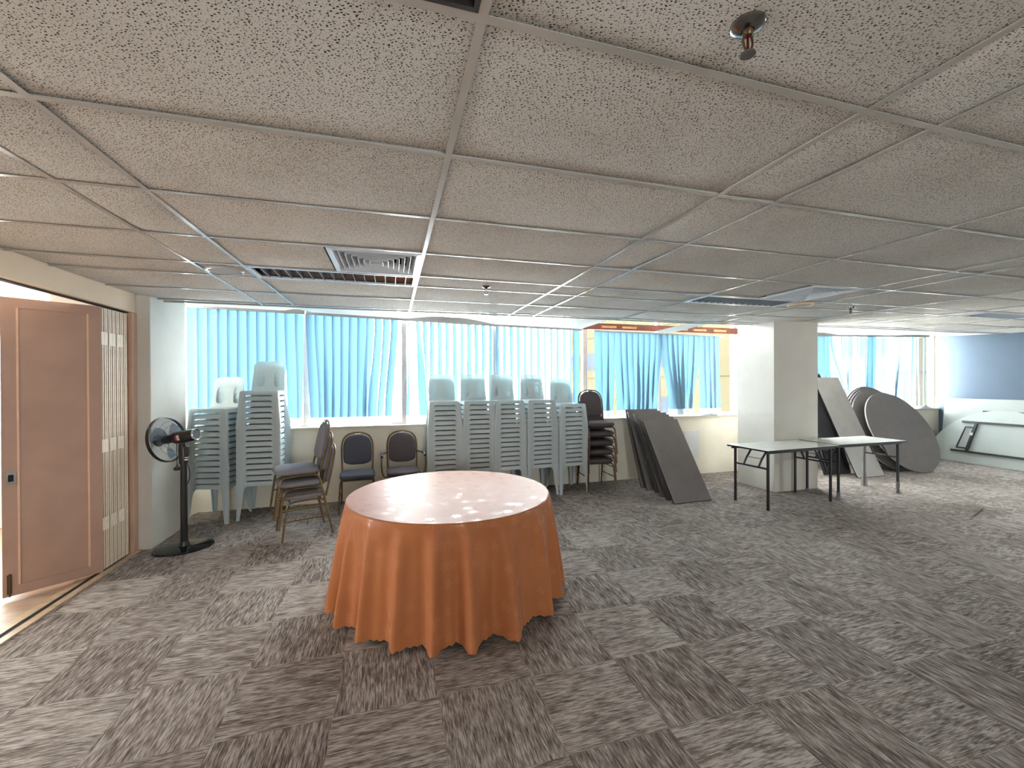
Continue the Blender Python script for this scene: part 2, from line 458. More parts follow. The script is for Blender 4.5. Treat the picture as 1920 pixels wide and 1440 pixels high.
# rising panels between the ceiling edge and the window head
def zhead(x):
    pts = [(-3,2.56),(-2.4,2.55),(-1.1,2.52),(.17,2.482),(1.5,2.445),(3,2.418),(5.8,2.39),(8,2.468),(10.9,2.52),(11.3,2.52)]
    for (a, za), (c, zc) in zip(pts, pts[1:]):
        if a <= x <= c: return za + (zc-za)*(x-a)/(c-a)
    return pts[0][1] if x < -3 else 2.52
st = MB()
def strip(x0, x1, bump=0):
    n = 10; g = .004; rows = []
    for k in range(7):
        c = k/6; row = []
        for i in range(n+1):
            a = i/n; x = x0+g+(x1-x0-2*g)*a; y = 5.10+.88*c
            z0 = ZC + .004 + sagz(x, 5.1); z = z0 + (zhead(x)+.006-z0)*c**.8 + bump*c*c*math.sin(PI*a)
            row.append((x, y, z))
        rows.append(row)
    st.grid(rows)
    st.grid([[(x, y, z+.012) for x, y, z in r] for r in rows])
for x0, x1, bp in [(-2.24,-1.329,0),(-1.329,-1.014,.03),(-1.014,.206,0),(.206,1.426,.065),(1.426,1.741,0),(1.741,2.85,0),(4.16,4.48,0),(5.75,6.936,.0),(6.936,8.2,.05),(8.2,9.69,0),(9.69,11.2,.02)]:
    strip(x0, x1, bp)
tag(st.build('trim_2', M_strip, ang=60), 'pale panels rising from the ceiling edge to the window head', kind='structure')
b = MB()
for q in range(48):
    xa_, xb_ = XL + (XR-XL)*q/48, XL + (XR-XL)*(q+1)/48; zq = ZC + sagz((xa_+xb_)/2, 5.1)
    b.box(xa_, xb_, 5.088, 5.112, zq-.004, zq+.02)
b.box(XL, XR, 5.13, 5.15, ZC+.06, 3.2)  # unseen board, added to keep window light out of the ceiling void
tag(b.build('trim_3', M_tee, smooth=False), 'edge angle along the end of the ceiling grid, with an added light blocking board', kind='structure')
b = MB(); b.box(-7.6, XR+.2, YB-.2, YW+.3, 3.2, 3.4); tag(b.build('ceiling_slab', M_slab, smooth=False), 'concrete slab above the ceiling', kind='structure')

# walls
b = MB(); b.box(-7.6, XR+.2, YW, YW+.2, -.1, .985); b.box(-7.6, XR+.2, YW, YW+.2, 2.98, 3.2)
b.box(5.95, 6.3, YW, YW+.2, .985, 2.98); b.box(-3.3, -2.75, YW, YW+.2, .985, 2.98); b.box(XR, XR+.2, YW, YW+.2, .985, 2.98); b.box(-7.6, -7.2, YW, YW+.2, .985, 2.98)
tag(b.build('wall_back', M_wall, smooth=False), 'cream wall below the long window band', kind='structure')
b = MB(); b.box(XR, XR+.2, 1.9, YW, -.1, 3.2); b.box(XR, XR+.2, YB-.2, .9, -.1, 3.2); b.box(XR, XR+.2, .9, 1.9, -.1, 1.0); b.box(XR, XR+.2, .9, 1.9, 2.3, 3.2)
tag(b.build('wall_right', M_blue, smooth=False), 'blue grey painted end wall', kind='structure')
b = MB(); b.box(-7.6, XR+.2, YB-.2, YB, -.1, .9); b.box(-7.6, XR+.2, YB-.2, YB, 2.35, 3.2)
b.box(-7.6, .3, YB-.2, YB, .9, 2.35); b.box(1.4, XR+.2, YB-.2, YB, .9, 2.35)
tag(b.build('wall_front', M_wall, smooth=False), 'wall behind the viewer', kind='structure')
b = MB(); b.box(XL-.15, XL, YB, -1.2, 0, 3.2); b.box(-2.9, -2.75, 5.6, YW, 0, 3.2); b.box(XL-.12, XL-.02, -1.2, 4.78, 2.46, 3.2)
tag(b.build('wall_left', M_wall, smooth=False), 'left wall around the folding door opening', kind='structure')
b = MB(); b.box(-7.6, -7.5, YB, YW, -.1, 1.2); b.box(-7.6, -7.5, YB, YW, 2.4, 3.2); b.box(-7.6, -7.5, 3.95, YW, .6, 2.4); b.box(-7.6, -7.5, YB, 1.65, .6, 2.4); tag(b.build('wall_side', M_wallnext, smooth=False), 'far wall of the neighbouring room', kind='structure')
b = MB(); b.box(-7.5, -2.6, YB, YW, 2.5, 2.52)
tag(b.build('ceiling_side', M_wallnext, smooth=False), 'white ceiling of the neighbouring room', kind='structure')
b = MB(); b.box(-3.0, -2.235, 4.84, 5.56, 0, 3.2); tag(b.build('column_left', M_col, bevel=.006), 'cream pillar beside the folding door', kind='structure')
b = MB(); b.box(5.26, 6.085, 4.72, 5.38, 0, 3.2); tag(b.build('column', M_col, bevel=.006), 'square white column near the window', kind='structure')
b = MB(); b.box(XL-.11, XL, -1.2, 4.80, 2.27, 2.47); b.box(XL-.075, XL-.035, -1.2, 4.78, 2.262, 2.275, 1)
tag(b.build('beam', [M_beam, M_dark], smooth=False), 'beige header beam carrying the folding door track', kind='structure')
b = MB(); b.box(XL-.13, XL-.07, -1.2, 4.84, 0, .012); b.box(XL-.03, XL+.02, -1.2, 4.84, 0, .012); b.box(XL-.07, XL-.03, -1.2, 4.84, 0, .005, 1)
tag(b.build('trim_4', [M_trackwood, M_dark], smooth=False), 'pale floor track of the folding door', kind='structure')
b = MB(); b.box(XL-.12, XL-.01, 4.76, 4.84, 0, 2.27); tag(b.build('trim_5', M_jamb, smooth=False, bevel=.004), 'tan door jamb beside the pillar', kind='structure')
b = MB()
for x0, x1 in ((-2.75,5.95),(6.3,11.2)): b.box(x0, x1, YW-.035, YW+.2, .985, 1.012)
tag(b.build('trim_6', M_sill, smooth=False, bevel=.004), 'grey window sill ledge', kind='structure')
b = MB()
for x0, x1, za in ((-2.75,2.85,2.60),(2.85,5.95,2.44),(6.3,11.2,2.60)): b.box(x0, x1, YW+.02, YW+.13, za, za+.10)
tag(b.build('trim_7', M_wood, smooth=False), 'reddish timber transom across the windows', kind='structure')
b = MB()
for x in (3.25, 3.62, 4.62, 5.0, 5.42): b.box(x, x+.26, YW-.002, YW+.02, 2.468, 2.50)  # short pale orange bars in a row along the transom
tag(b.build('trim_8', M_palebar, smooth=False), 'short pale orange bars on the transom', kind='structure')
WX = [-2.75,-1.1,.17,1.5,2.98,4.35,5.95]; WX2 = [6.3,7.6,8.95,9.95,11.2]
k = 1
for xs in (WX, WX2):
    for x0, x1 in zip(xs, xs[1:]):
        w = empty(f'window_{k}', ((x0+x1)/2, YW+.1, 1.012), kind='structure', label=f'window bay {ORD[k]} from the left in the long window band'); k += 1
        cx = (x0+x1)/2; d = (x1-x0)/2
        m = MB()
        for a, c in ((-d, -d+.035), (d-.035, d)): m.box(a, c, -.035, .035, 0, 1.97)
        m.box(-d+.035, d-.035, -.034, .034, 0, .035); m.box(-d+.035, d-.035, -.034, .034, 1.93, 1.97)
        m.build('frame', M_frame, w, smooth=False)
        m = MB(); m.box(-d+.03, d-.03, -.003, .003, .03, 1.94); m.build('pane', M_glass, w, smooth=False)
w = empty('window_11', (-5.25, YW+.1, 1.012), kind='structure', label='added unseen window lighting the room beyond the folding door')  # unseen window, added to brighten the next room and the hall
m = MB()
for x in (-1.95,-.65,.65,1.91): m.box(x, x+.04, -.03, .03, 0, 1.45)
m.box(-1.95,1.95,-.03,.03,0,.04); m.box(-1.95,1.95,-.03,.03,1.41,1.97); m.build('frame', M_frame, w, smooth=False)
m = MB(); m.box(-1.93,1.93,-.003,.003,.03,1.43); m.build('pane', M_glass, w, smooth=False)

w = empty('window_12', (XR+.1, 1.4, 1.0), kind='structure', label='window added for light in the blue end wall, outside the view')  # added out of view to light the faces turned to the right
m = MB()
for a in (-.5, .46): m.box(-.03, .03, a, a+.04, 0, 1.3)
m.box(-.03, .03, -.5, .5, 0, .04); m.box(-.03, .03, -.5, .5, 1.26, 1.3); m.build('frame', M_frame, w, smooth=False)
m = MB(); m.box(-.003, .003, -.48, .48, .03, 1.27); m.build('pane', M_glass, w, smooth=False)
w = empty('window_14', (.85, YB-.1, .9), kind='structure', label='window added for light behind the viewer')  # added behind the camera as fill light for the hall
m = MB()
for a in (-.55, .51): m.box(a, a+.04, -.03, .03, 0, 1.45)
m.box(-.55, .55, -.03, .03, 0, .04); m.box(-.55, .55, -.03, .03, 1.41, 1.45); m.build('frame', M_frame, w, smooth=False)
m = MB(); m.box(-.53, .53, -.003, .003, .03, 1.42); m.build('pane', M_glass, w, smooth=False)
w = empty('window_13', (-7.55, 2.8, 1.2), kind='structure', label='added unseen side window lighting the room beyond the folding door')  # second unseen window added here, gives light from the left
m = MB()
for a in (-1.15, -.02, 1.11): m.box(-.03, .03, a, a+.04, 0, 1.2)
m.box(-.03, .03, -1.15, 1.15, 0, .04); m.box(-.03, .03, -1.15, 1.15, 1.16, 1.2); m.build('frame', M_frame, w, smooth=False)
m = MB(); m.box(-.003, .003, -1.13, 1.13, .03, 1.17); m.build('pane', M_glass, w, smooth=False)

# folding partition door
d1 = empty('door_1', (XL-.05, 4.4, 0), label='tan folding partition door, leaves bunched beside the pillar', kind='structure')
def leaf(mb, W, T, face=1):
    """door leaf: x 0..-W, y -T/2..T/2, framed with a recessed field"""
    z0, z1 = .03, 2.245; fr = .075
    mb.box(-W, 0, -T/2+.006, T/2-.006, z0, z1)
    for s in (-1, 1):
        y0, y1 = (T/2-.006, T/2) if s > 0 else (-T/2, -T/2+.006)
        mb.box(-W, -W+fr, y0, y1, z0, z1); mb.box(-fr, 0, y0, y1, z0, z1)
        mb.box(-W+fr, -fr, y0, y1, z0, z0+fr); mb.box(-W+fr, -fr, y0, y1, z1-fr, z1)
        for x in (-W+fr, -fr-.012): mb.box(x, x+.012, min(y0,y1)-.002, max(y0,y1)+.002, z0+fr, z1-fr, 1)
for i in range(7):
    m = MB(); leaf(m, .56, .042)
    for yy in (-.019, .006): m.box(-.001, .004, yy, yy+.013, .03, 2.245, 1)
    p = m.build('leaf', [M_door, M_dooredge], d1, smooth=False); p.location = (.03, -.055 + i*.054, 0)
    if i % 2 == 0 and i < 6:
        for z in (.36, 1.02, 1.93):
            h = MB(); h.box(.004, .007, -.018, .0265, z, z+.11); h.box(.004, .007, .0275, .07, z, z+.11)
            q = h.build('hinge', M_dooredge, d1, smooth=False); q.location = (.03, -.055 + i*.054, 0)
m = MB(); leaf(m, .535, .042)
p = m.build('leaf', [M_door, M_doorbead], d1, smooth=False)
a = Vector((-2.338, 4.315, 0)); c = Vector((-2.765, 3.985, 0)); dv = (c-a).normalized()
p.location = a - Vector((XL-.05, 4.4, 0)); p.rotation_euler = (0, 0, math.atan2(-dv.y, -dv.x))
h = MB(); h.box(-.515, -.465, -.026, -.021, .86, .95); h.box(-.505, -.478, -.030, -.026, .88, .93, 1)
h.build('flush_handle', [M_chrome, M_dark], p, smooth=False)
h = MB(); h.box(-.515, -.49, -.028, -.021, .05, .19); h.tube([(-.502,-.03,.03),(-.502,-.03,.2)], .005)
h.build('floor_bolt', M_bronzedark, p, smooth=False)

# ------------------------------------------------------------------ outside
fb = empty('building', (17.2, 20, -12), label='cream apartment building with bluish windows outside the glass', cat='building')
def fac(y): return 18.4 - (y-7)*.104
pm = lambda y, z, o: (fac(y)-o-17.2, y-20, z+12)
m = MB(); y0, y1 = 4.5, 35.0
m.add([pm(y0,-12,0),pm(y1,-12,0),pm(y1,6.6,0),pm(y0,6.6,0),(12,y0-20,0),(12,y1-20,0),(12,y1-20,18.6),(12,y0-20,18.6)], [(0,1,2,3),(1,5,6,2),(5,4,7,6),(4,0,3,7),(3,2,6,7)])
m.build('wall', M_facade, fb, smooth=False)
m = MB()
for z in (-4.75,-1.45,1.85,5.15):
    m.add([pm(y0,z,.01),pm(y1,z,.01),pm(y1,z+.05,.01),pm(y0,z+.05,.01)], [(0,1,2,3)])
for y in (9.4, 14.3, 20, 27): m.add([pm(y,-12,.01),pm(y+.05,-12,.01),pm(y+.05,6.6,.01),pm(y,6.6,.01)], [(0,1,2,3)])
m.build('joint', M_facadejoint, fb, smooth=False)
for fl in (-1, 0, 1):
    for y in (11.2, 16.2, 21.9, 24.4, 30.6, 33.2):
        m = MB(); z = -.75 + fl*3.3; ww = 1.5
        m.add([pm(y,z,.02),pm(y+ww,z,.02),pm(y+ww,z+1.35,.02),pm(y,z+1.35,.02)], [(0,1,2,3)])
        m.build('window', M_facwin, fb, smooth=False)
b = MB(); b.box(-80, 90, YW+.6, 160, -12.2, -12); tag(b.build('street', M_ground, smooth=False), 'street level far below the windows', kind='structure')

# ------------------------------------------------------------------ vertical blinds
def slat(mb, x, y, z0, z1, ang, dx=0, dy=0, tw=0, wave=0, ph=0, w=.127):
    nr, nc = 14, 4; P = []
    for i in range(nr+1):
        t = i/nr; z = z1 + (z0-z1)*t; e = t*t*(3-2*t)
        cx = x + dx*e + wave*math.sin(ph + t*5.0)*t; cy = y + dy*e
        a = ang + tw*e + wave*4*math.sin(ph*1.7 + t*4)*t
        row = []
        for j in range(nc+1):
            s = (j/nc-.5)*w; cv = .012*(1-(2*j/nc-1)**2)
            row.append((cx + s*math.cos(a) - cv*math.sin(a), cy + s*math.sin(a) + cv*math.cos(a), z))
        P.append(row)
    mb.grid(P[:-1], 0); mb.grid(P[-2:], 1)
def blind(label, xa, xb, spec, rail=.07):
    o = empty('vertical_blind', (xa, YW+.005, 1.02), label=label, cat='blind', group='blue vertical blinds')
    m = MB(); n = 12
    for i in range(n):
        a, c = i/n, (i+1)/n; x0 = (xb-xa)*a; x1 = (xb-xa)*c
        z0, z1 = zhead(xa+x0)-1.02, zhead(xa+x1)-1.02
        m.add([(x0,-.02,z0-.014),(x1,-.02,z1-.014),(x1,.02,z1-.014),(x0,.02,z0-.014),(x0,-.02,z0+.008+rail),(x1,-.02,z1+.008+rail),(x1,.02,z1+.008+rail),(x0,.02,z0+.008+rail)],
              [(0,3,2,1),(4,5,6,7),(0,1,5,4),(2,3,7,6)] + ([(3,0,4,7)] if i == 0 else []) + ([(1,2,6,5)] if i == n-1 else []))
    m.build('headrail', M_rail, o, smooth=False)
    for kw in spec:
        m = MB(); x = kw.pop('x'); slat(m, x-xa, 0, kw.pop('z0', .012), zhead(x)-.012-1.02, **kw)
        m.build('slat', [M_slat, M_weight], o, ang=80)
rnd = random.Random(5)
sp = [dict(x=-2.36+.108*i, ang=R(24+rnd.uniform(-2,2)), dx=(.03 if i > 9 else 0)+rnd.uniform(-.006,.006), tw=R(rnd.uniform(-4,4))) for i in range(11)]
sp.append(dict(x=-1.17, ang=R(50), dx=.01, tw=R(22), wave=.006))
blind('blue vertical blind with closed slats behind the two left chair stacks', -2.44, -1.10, sp)
sp = [dict(x=-1.03+.107*i, ang=R(24+rnd.uniform(-3,6) + (14 if i > 6 else 0)), dx=.05-.014*i+rnd.uniform(-.02,.02), tw=R(rnd.uniform(-16,16)), wave=.008, ph=rnd.uniform(0,6)) for i in range(11)]
blind('blue vertical blind with wavy slats directly behind the grey banquet chairs', -1.08, .165, sp)
sp = [dict(x=.24, ang=R(80), dx=-.02, tw=R(30), wave=.01), dict(x=.36, ang=R(60), dx=.10, tw=R(-60), wave=.03, ph=1), dict(x=.46, ang=R(55), dx=.06, tw=R(30), wave=.03, ph=3)]
sp += [dict(x=.56+.107*i, ang=R(52+rnd.uniform(-5,5)), dx=rnd.uniform(-.012,.012), tw=R(rnd.uniform(-8,8))) for i in range(21)]
sp.append(dict(x=2.80, ang=R(12), dx=.0, tw=R(5)))
blind('blue vertical blind with half open slats behind the row of five chair stacks', .17, 2.90, sp)
sp = []
for x, ang, dx, tw, wv in [(3.18,-12,.02,15,.01),(3.30,-14,.03,20,.02),(3.42,-10,-.04,15,.02),(3.53,-16,.05,10,.01),(3.64,-14,.06,14,.015),(3.75,-14,.01,-20,.02),(3.86,-12,.02,14,.02),(3.97,-16,-.03,10,.02),(4.08,-14,-.05,14,.02),(4.19,-14,-.08,14,.02),(4.30,-12,-.08,24,.02),
        (4.42,-14,.13,-10,.03),(4.52,-14,.15,-20,.03),(4.62,-16,.08,10,.02),(4.73,-12,.02,14,.02),(4.84,-14,-.06,14,.02),(4.95,-10,-.01,24,.03),(5.06,-4,-.12,30,.03),(5.17,-20,.02,10,.01),(5.27,-14,.04,10,.01),(5.37,-14,.05,14,.015),(5.47,-14,.02,10,.01)]:
    sp.append(dict(x=x, ang=R(ang), dx=dx, tw=R(tw), wave=wv, ph=rnd.uniform(0,6)))
blind('blue vertical blind with tangled swaying slats left of the column', 3.10, 5.62, sp, .0)
sp = []
for x, ang, dx, tw in [(7.78,-10,.0,4),(7.91,-14,.05,8),(8.03,-6,.10,16),(8.15,20,.42,14),(8.42,28,.22,8),(8.60,34,.0,5),(8.74,36,.02,4),(8.90,38,-.02,4),(9.06,30,.03,-6),(9.20,-6,-.04,-4),(9.31,10,-.03,8),(9.48,38,.0,4),(9.66,40,.02,3),(9.88,40,-.02,3),(10.05,36,-.14,8),(10.25,30,-.20,6),(10.42,20,-.06,5),(10.58,34,.02,4),(10.76,24,.0,3)]:
    sp.append(dict(x=x, ang=R(ang), dx=dx, tw=R(tw), wave=.012, ph=rnd.uniform(0,6)))
blind('blue vertical blind with sparse drooping slats beside the blue wall', 7.65, 10.9, sp)

# ------------------------------------------------------------------ plastic chairs
def plastic_chair():
    root = empty('plastic_chair', label='x', cat='chair')
    H = .44
    # seat
    m = MB(); P = []
    for j in range(13):
        t = j/12; y = -.195 + .365*t; wv = .200 - .02*t; row = []
        row += [(-wv-.005, y, H-.055), (-wv-.003, y, H-.02)]
        for i in range(15):
            a = i/14*2-1; x = wv*a; dish = -.012*(1-a*a)*math.sin(PI*min(1, t*1.1+.05))
            row.append((x, y, H + dish - (.007 if abs(a) > .98 else 0)))
        row += [(wv+.003, y, H-.02), (wv+.005, y, H-.055)]
        P.append(row)
    m.grid(P)
    top = [(.200*(k/14*2-1), -.195, H - (.007 if k in (0,14) else 0)) for k in range(15)]
    mid = [(x, -.203, H-.012) for x, y, z in top]
    low = [(x, -.206, H-.050 - .012*max(0, abs(x)/.205-.72)/.28) for x, y, z in top]
    m.grid([top, mid, low])
    m.build('seat', M_plas, root, thick=.004, weld=True, ang=50)
    # backrest with two hand holes
    m = MB(); hc, hw, hh = .098, .048, .100; zc0 = .58
    W = lambda z: .187 - .014*((z-.44)/.36)
    def mapb(x, z):
        t = (z-.43)/.37
        return (x, .165 + .070*t - .030*(x/.18)**2 + .012*math.sin(t*PI), z)
    # outer edge of one half, walked once with its corners kept
    zb, zt, rc = .43, .805, .075; per = []
    w0, w1 = W(zb), W(zt)
    per += [(0, zb + (zt-zb)*k/8) for k in range(8)][::-1]
    per += [(w0*k/5, zb) for k in range(1, 6)]
    per += [(W(zb+(zt-rc-zb)*k/8), zb+(zt-rc-zb)*k/8) for k in range(1, 9)]
    per += [(W(zt-rc)-rc + rc*math.cos(R(90*k/6)), zt-rc + rc*math.sin(R(90*k/6))) for k in range(1, 7)]
    xe = per[-1][0]; per += [(xe*(1-k/4), zt) for k in range(1, 5)]
    for s in (-1, 1):
        rows = []
        for kr in range(5):
            row = []
            for ox, oz in per:
                ca, sa = ox-hc, oz-zc0; ln = math.hypot(ca, sa*.6); ca, sa = ca/ln, sa*.6/ln
                pr = 1/((abs(ca)**2.6 + abs(sa)**2.6)**(1/2.6))
                hx, hz = hc + hw*ca*pr, zc0 + hh*sa*pr
                t = kr/4; row.append(mapb(s*(hx+(ox-hx)*t), hz+(oz-hz)*t))
            rows.append(row)
        m.grid(rows, close=True)
    m.build('backrest', M_plas, root, thick=.004, weld=True, ang=50)
    # legs: open angle sections that splay outwards
    for sx in (-1, 1):
        for fr in (1, 0):
            m = MB(); face = []; side = []
            for k in range(11):
                t = k/10; z = (H-.03)*(1-t)
                xo = (.203 if fr else .186) + (.034 if fr else .045)*t
                yo = (-.206 - .026*t) if fr else (.168 + .085*t)
                wd = .036 + .016*(1-t) + .045*max(0, 1-t*6)**2
                dp = .032 + .030*(1-t)
                dirn = 1 if fr else -1
                face.append([(sx*(xo-wd), yo, z), (sx*(xo-wd*.5), yo-.003*dirn, z), (sx*xo, yo, z)])
                side.append([(sx*xo, yo, z), (sx*(xo+.002), yo+dirn*dp*.5, z), (sx*xo, yo+dirn*dp, z)])
            m.grid(face); m.grid(side)
            # stop rib near the foot
            m.build('leg', M_plas, root, thick=.004, weld=True, ang=50)
    return root
pc = plastic_chair(); pc_used = [False]
def stack(x, y, rz, n, pitch, where, group, lean=(0,0), roll=0):
    for k in range(n):
        o = pc if not pc_used[0] else dup(pc)
        pc_used[0] = True
        o.location = (x + lean[0]*k + random.uniform(-.0015,.0015), y + lean[1]*k, k*pitch); o.rotation_euler = (0, 0, rz + random.uniform(-.006,.006))
        top = n-k
        if top == 1: lab = f'pale aqua plastic chair on top of the {where}'
        elif k == 0: lab = f'pale aqua plastic chair on the carpet, lowest of the {where}'
        else: lab = f'pale aqua plastic chair, {ORD[top]} from the top of the {where}'
        tag(o, lab, 'chair', group)
stack(-1.975, 5.74, R(-14), 14, .067, 'stack nearest the pedestal fan', 'chairs stacked beside the pedestal fan', (0, -.0005))
stack(-1.50, 5.765, R(-2), 17, .067, 'tallest stack at the left window', 'chairs in the tallest stack')
RowN = ['leftmost of the five stacks', 'second of the five stacks', 'middle one of the five stacks', 'fourth of the five stacks', 'rightmost of the five stacks']
for i, (x, y, rz, n) in enumerate([(.675,5.74,0,15),(1.13,5.755,2,15),(1.555,5.75,3,15),(2.02,5.74,5,15),(2.49,5.74,6,14)]):
    stack(x, y, R(rz), n, .065, RowN[i], 'chairs in the ' + RowN[i])

# ------------------------------------------------------------------ banquet chairs
def banquet(fab, tubm, arms=False):
    root = empty('banquet_chair', label='x', cat='chair')
    m = MB(); m.pad(rrect(.42,.42,.09,6), .07, .03, Matrix.Translation((0,-.01,.435))); m.build('seat', fab, root, ang=70)
    # back outline (x,z): narrow waist, crowned top
    out = [(-.165,.0),(.165,.0),(.178,.14),(.175,.27),(.150,.34),(.105,.375),(.05,.392),(-.05,.392),(-.105,.375),(-.150,.34),(-.175,.27),(-.178,.14)]
    pts = [Vector((x, z, 0)) for x, z in out]; q = []
    for i in range(len(pts)):
        a, b2, c = pts[i-1], pts[i], pts[(i+1) % len(pts)]
        q += [b2.lerp(a,.28), b2*.8 + a.lerp(c,.5)*.2, b2.lerp(c,.28)]
    til = R(12)
    Mb = Matrix.Translation((0,.205,.525)) @ Matrix.Rotation(R(90)-til, 4, 'X')
    m = MB(); m.pad([(p.x, p.y) for p in q], .05, .025, Mb); m.build('backrest', fab, root, ang=70)
    Mf = Matrix.Translation((0,.215,.525)) @ Matrix.Rotation(R(90)-til, 4, 'X')
    m = MB()
    loop = [(-.185,-.12),(-.190,.0),(-.196,.14),(-.193,.28),(-.164,.358),(-.112,.398),(-.05,.415),(0,.418),(.05,.415),(.112,.398),(.164,.358),(.193,.28),(.196,.14),(.190,0),(.185,-.12)]
    m.tube(smooth_path([Mf @ Vector((x, z, 0)) for x, z in loop], 1), .0105, 8)
    m.build('back_frame', tubm, root)
    m = MB(); m.box(-.035,.035,-.008,.008,-.012,.012, 0, Mf @ Matrix.Translation((0,.398,.012))); m.build('grip_plate', M_chrome, root, smooth=False)
    for s in (-1, 1):
        m = MB(); m.tube(smooth_path([(s*.185,.05,.392),(s*.19,-.12,.392),(s*.198,-.175,.37),(s*.203,-.19,.30),(s*.215,-.225,.004)], 2), .0105, 8); m.build('leg', tubm, root)
        m = MB(); m.tube(smooth_path([(s*.185,-.05,.392),(s*.188,.12,.392),(s*.19,.178,.37),(s*.193,.20,.29),(s*.20,.255,.004)], 2), .0105, 8); m.build('leg', tubm, root)
    m = MB()
    m.tube([(-.185,-.15,.392),(.185,-.15,.392)], .009, 8); m.tube([(-.185,.14,.392),(.185,.14,.392)], .009, 8); m.build('seat_frame', tubm, root)
    m = MB()
    for s in (-1, 1): m.tube([(s*.206,-.205,.20),(s*.195,.218,.20)], .0075, 8)
    m.build('stretcher', tubm, root)
    if arms:
        for s in (-1, 1):
            m = MB(); m.tube(smooth_path([(s*.20,-.10,.395),(s*.255,-.10,.40),(s*.275,-.12,.52),(s*.275,-.13,.64),(s*.27,-.04,.665),(s*.235,.10,.665),(s*.195,.245,.66)], 2), .0105, 8)
            m.tube([(s*.27,-.12,.652),(s*.272,-.02,.672),(s*.262,.05,.674)], .017, 8, m=1)
            m.build('armrest', [tubm, M_black], root)
    return root
ch = banquet(M_seat, M_bronze)
rz = math.atan2(-.94, .34)+ R(0)     # front points (-.94,-.34)
rz = math.atan2(-.34, -.94) + PI/2
fx, fy = -.94, -.34
cx, cy = -.92, 4.915
labs = ['grey banquet chair with bronze legs on the carpet, lowest of three beside the tablecloth', 'grey banquet chair with bronze legs, middle of three beside the tablecloth', 'grey fleck banquet chair on top of three beside the tablecloth']
for k in range(3):
    o = ch if k == 0 else dup(ch)
    o.location = (cx + fx*.028*k, cy + fy*.028*k, .128*k); o.rotation_euler = (0, 0, rz)
    tag(o, labs[k], 'chair', 'grey banquet chairs in a stack of three')
o = banquet(M_seatblue, M_bronze); o.location = (-.425, 5.66, 0); o.rotation_euler = (0,0,R(4))
tag(o, 'single armless banquet chair against the wall under the window sill', 'chair')
o = banquet(M_seatbrown, M_bronze, True); o.name = 'banquet_armchair'; o.location = (.14, 5.68, 0); o.rotation_euler = (0,0,R(2))
tag(o, 'brown banquet chair with bronze armrests against the wall', 'chair')
ch = banquet(M_seatbrown, M_bronzedark)
for k in range(5):
    o = ch if k == 0 else dup(ch)
    o.location = (2.955 , 5.70 - .012*k + .02, .135*k); o.rotation_euler = (0, 0, R(-4))
    w = ['lowest of five beside the leaning tables', 'second from the bottom of five beside the leaning tables', 'middle of five beside the leaning tables', 'second from the top of five beside the leaning tables', 'on top of five beside the leaning tables'][k]
    tag(o, 'dark brown banquet chair, ' + w, 'chair', 'dark banquet chairs in a stack of five')

# ------------------------------------------------------------------ round table and cloth
TX, TY, TR = .44, 3.29, .765
t = empty('round_table', (TX, TY, 0), label='round folding banquet table hidden under the peach cloth', cat='table')
m = MB(); m.lathe([(TR-.006,.715),(TR,.718),(TR,.738),(TR-.006,.741)], 64); m.build('tabletop', M_lamwhite, t)
for sx in (-1, 1):
    m = MB()
    for sy in (-1, 1): m.tube([(sx*.38, sy*.30, .715),(sx*.38, sy*.30, 0)], .014)
    m.tube([(sx*.38,-.30,.3),(sx*.38,.30,.3)], .010); m.build('leg_frame', M_blackmetal, t)
m = MB(); NT_, NR = 720, 44
rc = random.Random(21)
waves = [(rc.uniform(.7,1.2), rc.uniform(0, 2*PI)) for _ in range(3)]
rows = []; uvs = []
def fold(th):
    # irregular soft pleats
    ph = 21*th + 1.1*math.sin(3*th+.6) + .8*math.sin(5*th+2.0)
    s = math.cos(ph); s = s*.75 + .25*math.cos(2*ph+.7)
    return s*(.9+.22*math.sin(4*th+1.0))
L = .715
for k_ in (.0013,.12,.25,.38,.5,.62,.74,.86,.94,.985,.996):
    r = TR*k_
    rows.append([(r*math.cos(2*PI*j/NT_), r*math.sin(2*PI*j/NT_), .745) for j in range(NT_)])
    uvs += [(r*math.cos(2*PI*j/NT_), r*math.sin(2*PI*j/NT_)) for j in range(NT_)]
for dr, z in ((.0045,.7415),(.006,.735)):
    rows.append([((TR+dr)*math.cos(2*PI*j/NT_), (TR+dr)*math.sin(2*PI*j/NT_), z) for j in range(NT_)])
    uvs += [((TR+.745-z)*math.cos(2*PI*j/NT_), (TR+.745-z)*math.sin(2*PI*j/NT_)) for j in range(NT_)]
for i in range(1, NR+1):
    t_ = i/NR; row = []
    for j in range(NT_):
        th = 2*PI*j/NT_
        A = .112*max(0, t_-.02)**.72
        f = fold(th)
        r = TR + .006 + .006*min(1, t_*20) + .062*t_ + A*f*.62 + .004*noise.noise(Vector((math.cos(th)*5, math.sin(th)*5, t_*3)))
        hem = .012*abs(math.sin(th*62)) if t_ > .95 else 0
        z = .735 - (L-.010)*t_*(1-.012*(1-f)) - hem*(t_-.95)/.05
        row.append((r*math.cos(th), r*math.sin(th), z))
        rr = TR + L*t_; uvs.append((rr*math.cos(th), rr*math.sin(th)))
    rows.append(row)
m.grid(rows, close=True); m.uv = uvs
o = m.build('tablecloth', M_cloth, None, ang=75); o.location = (TX, TY, 0)
tag(o, 'peach orange floral tablecloth draped over the round table with scalloped hem', 'tablecloth')

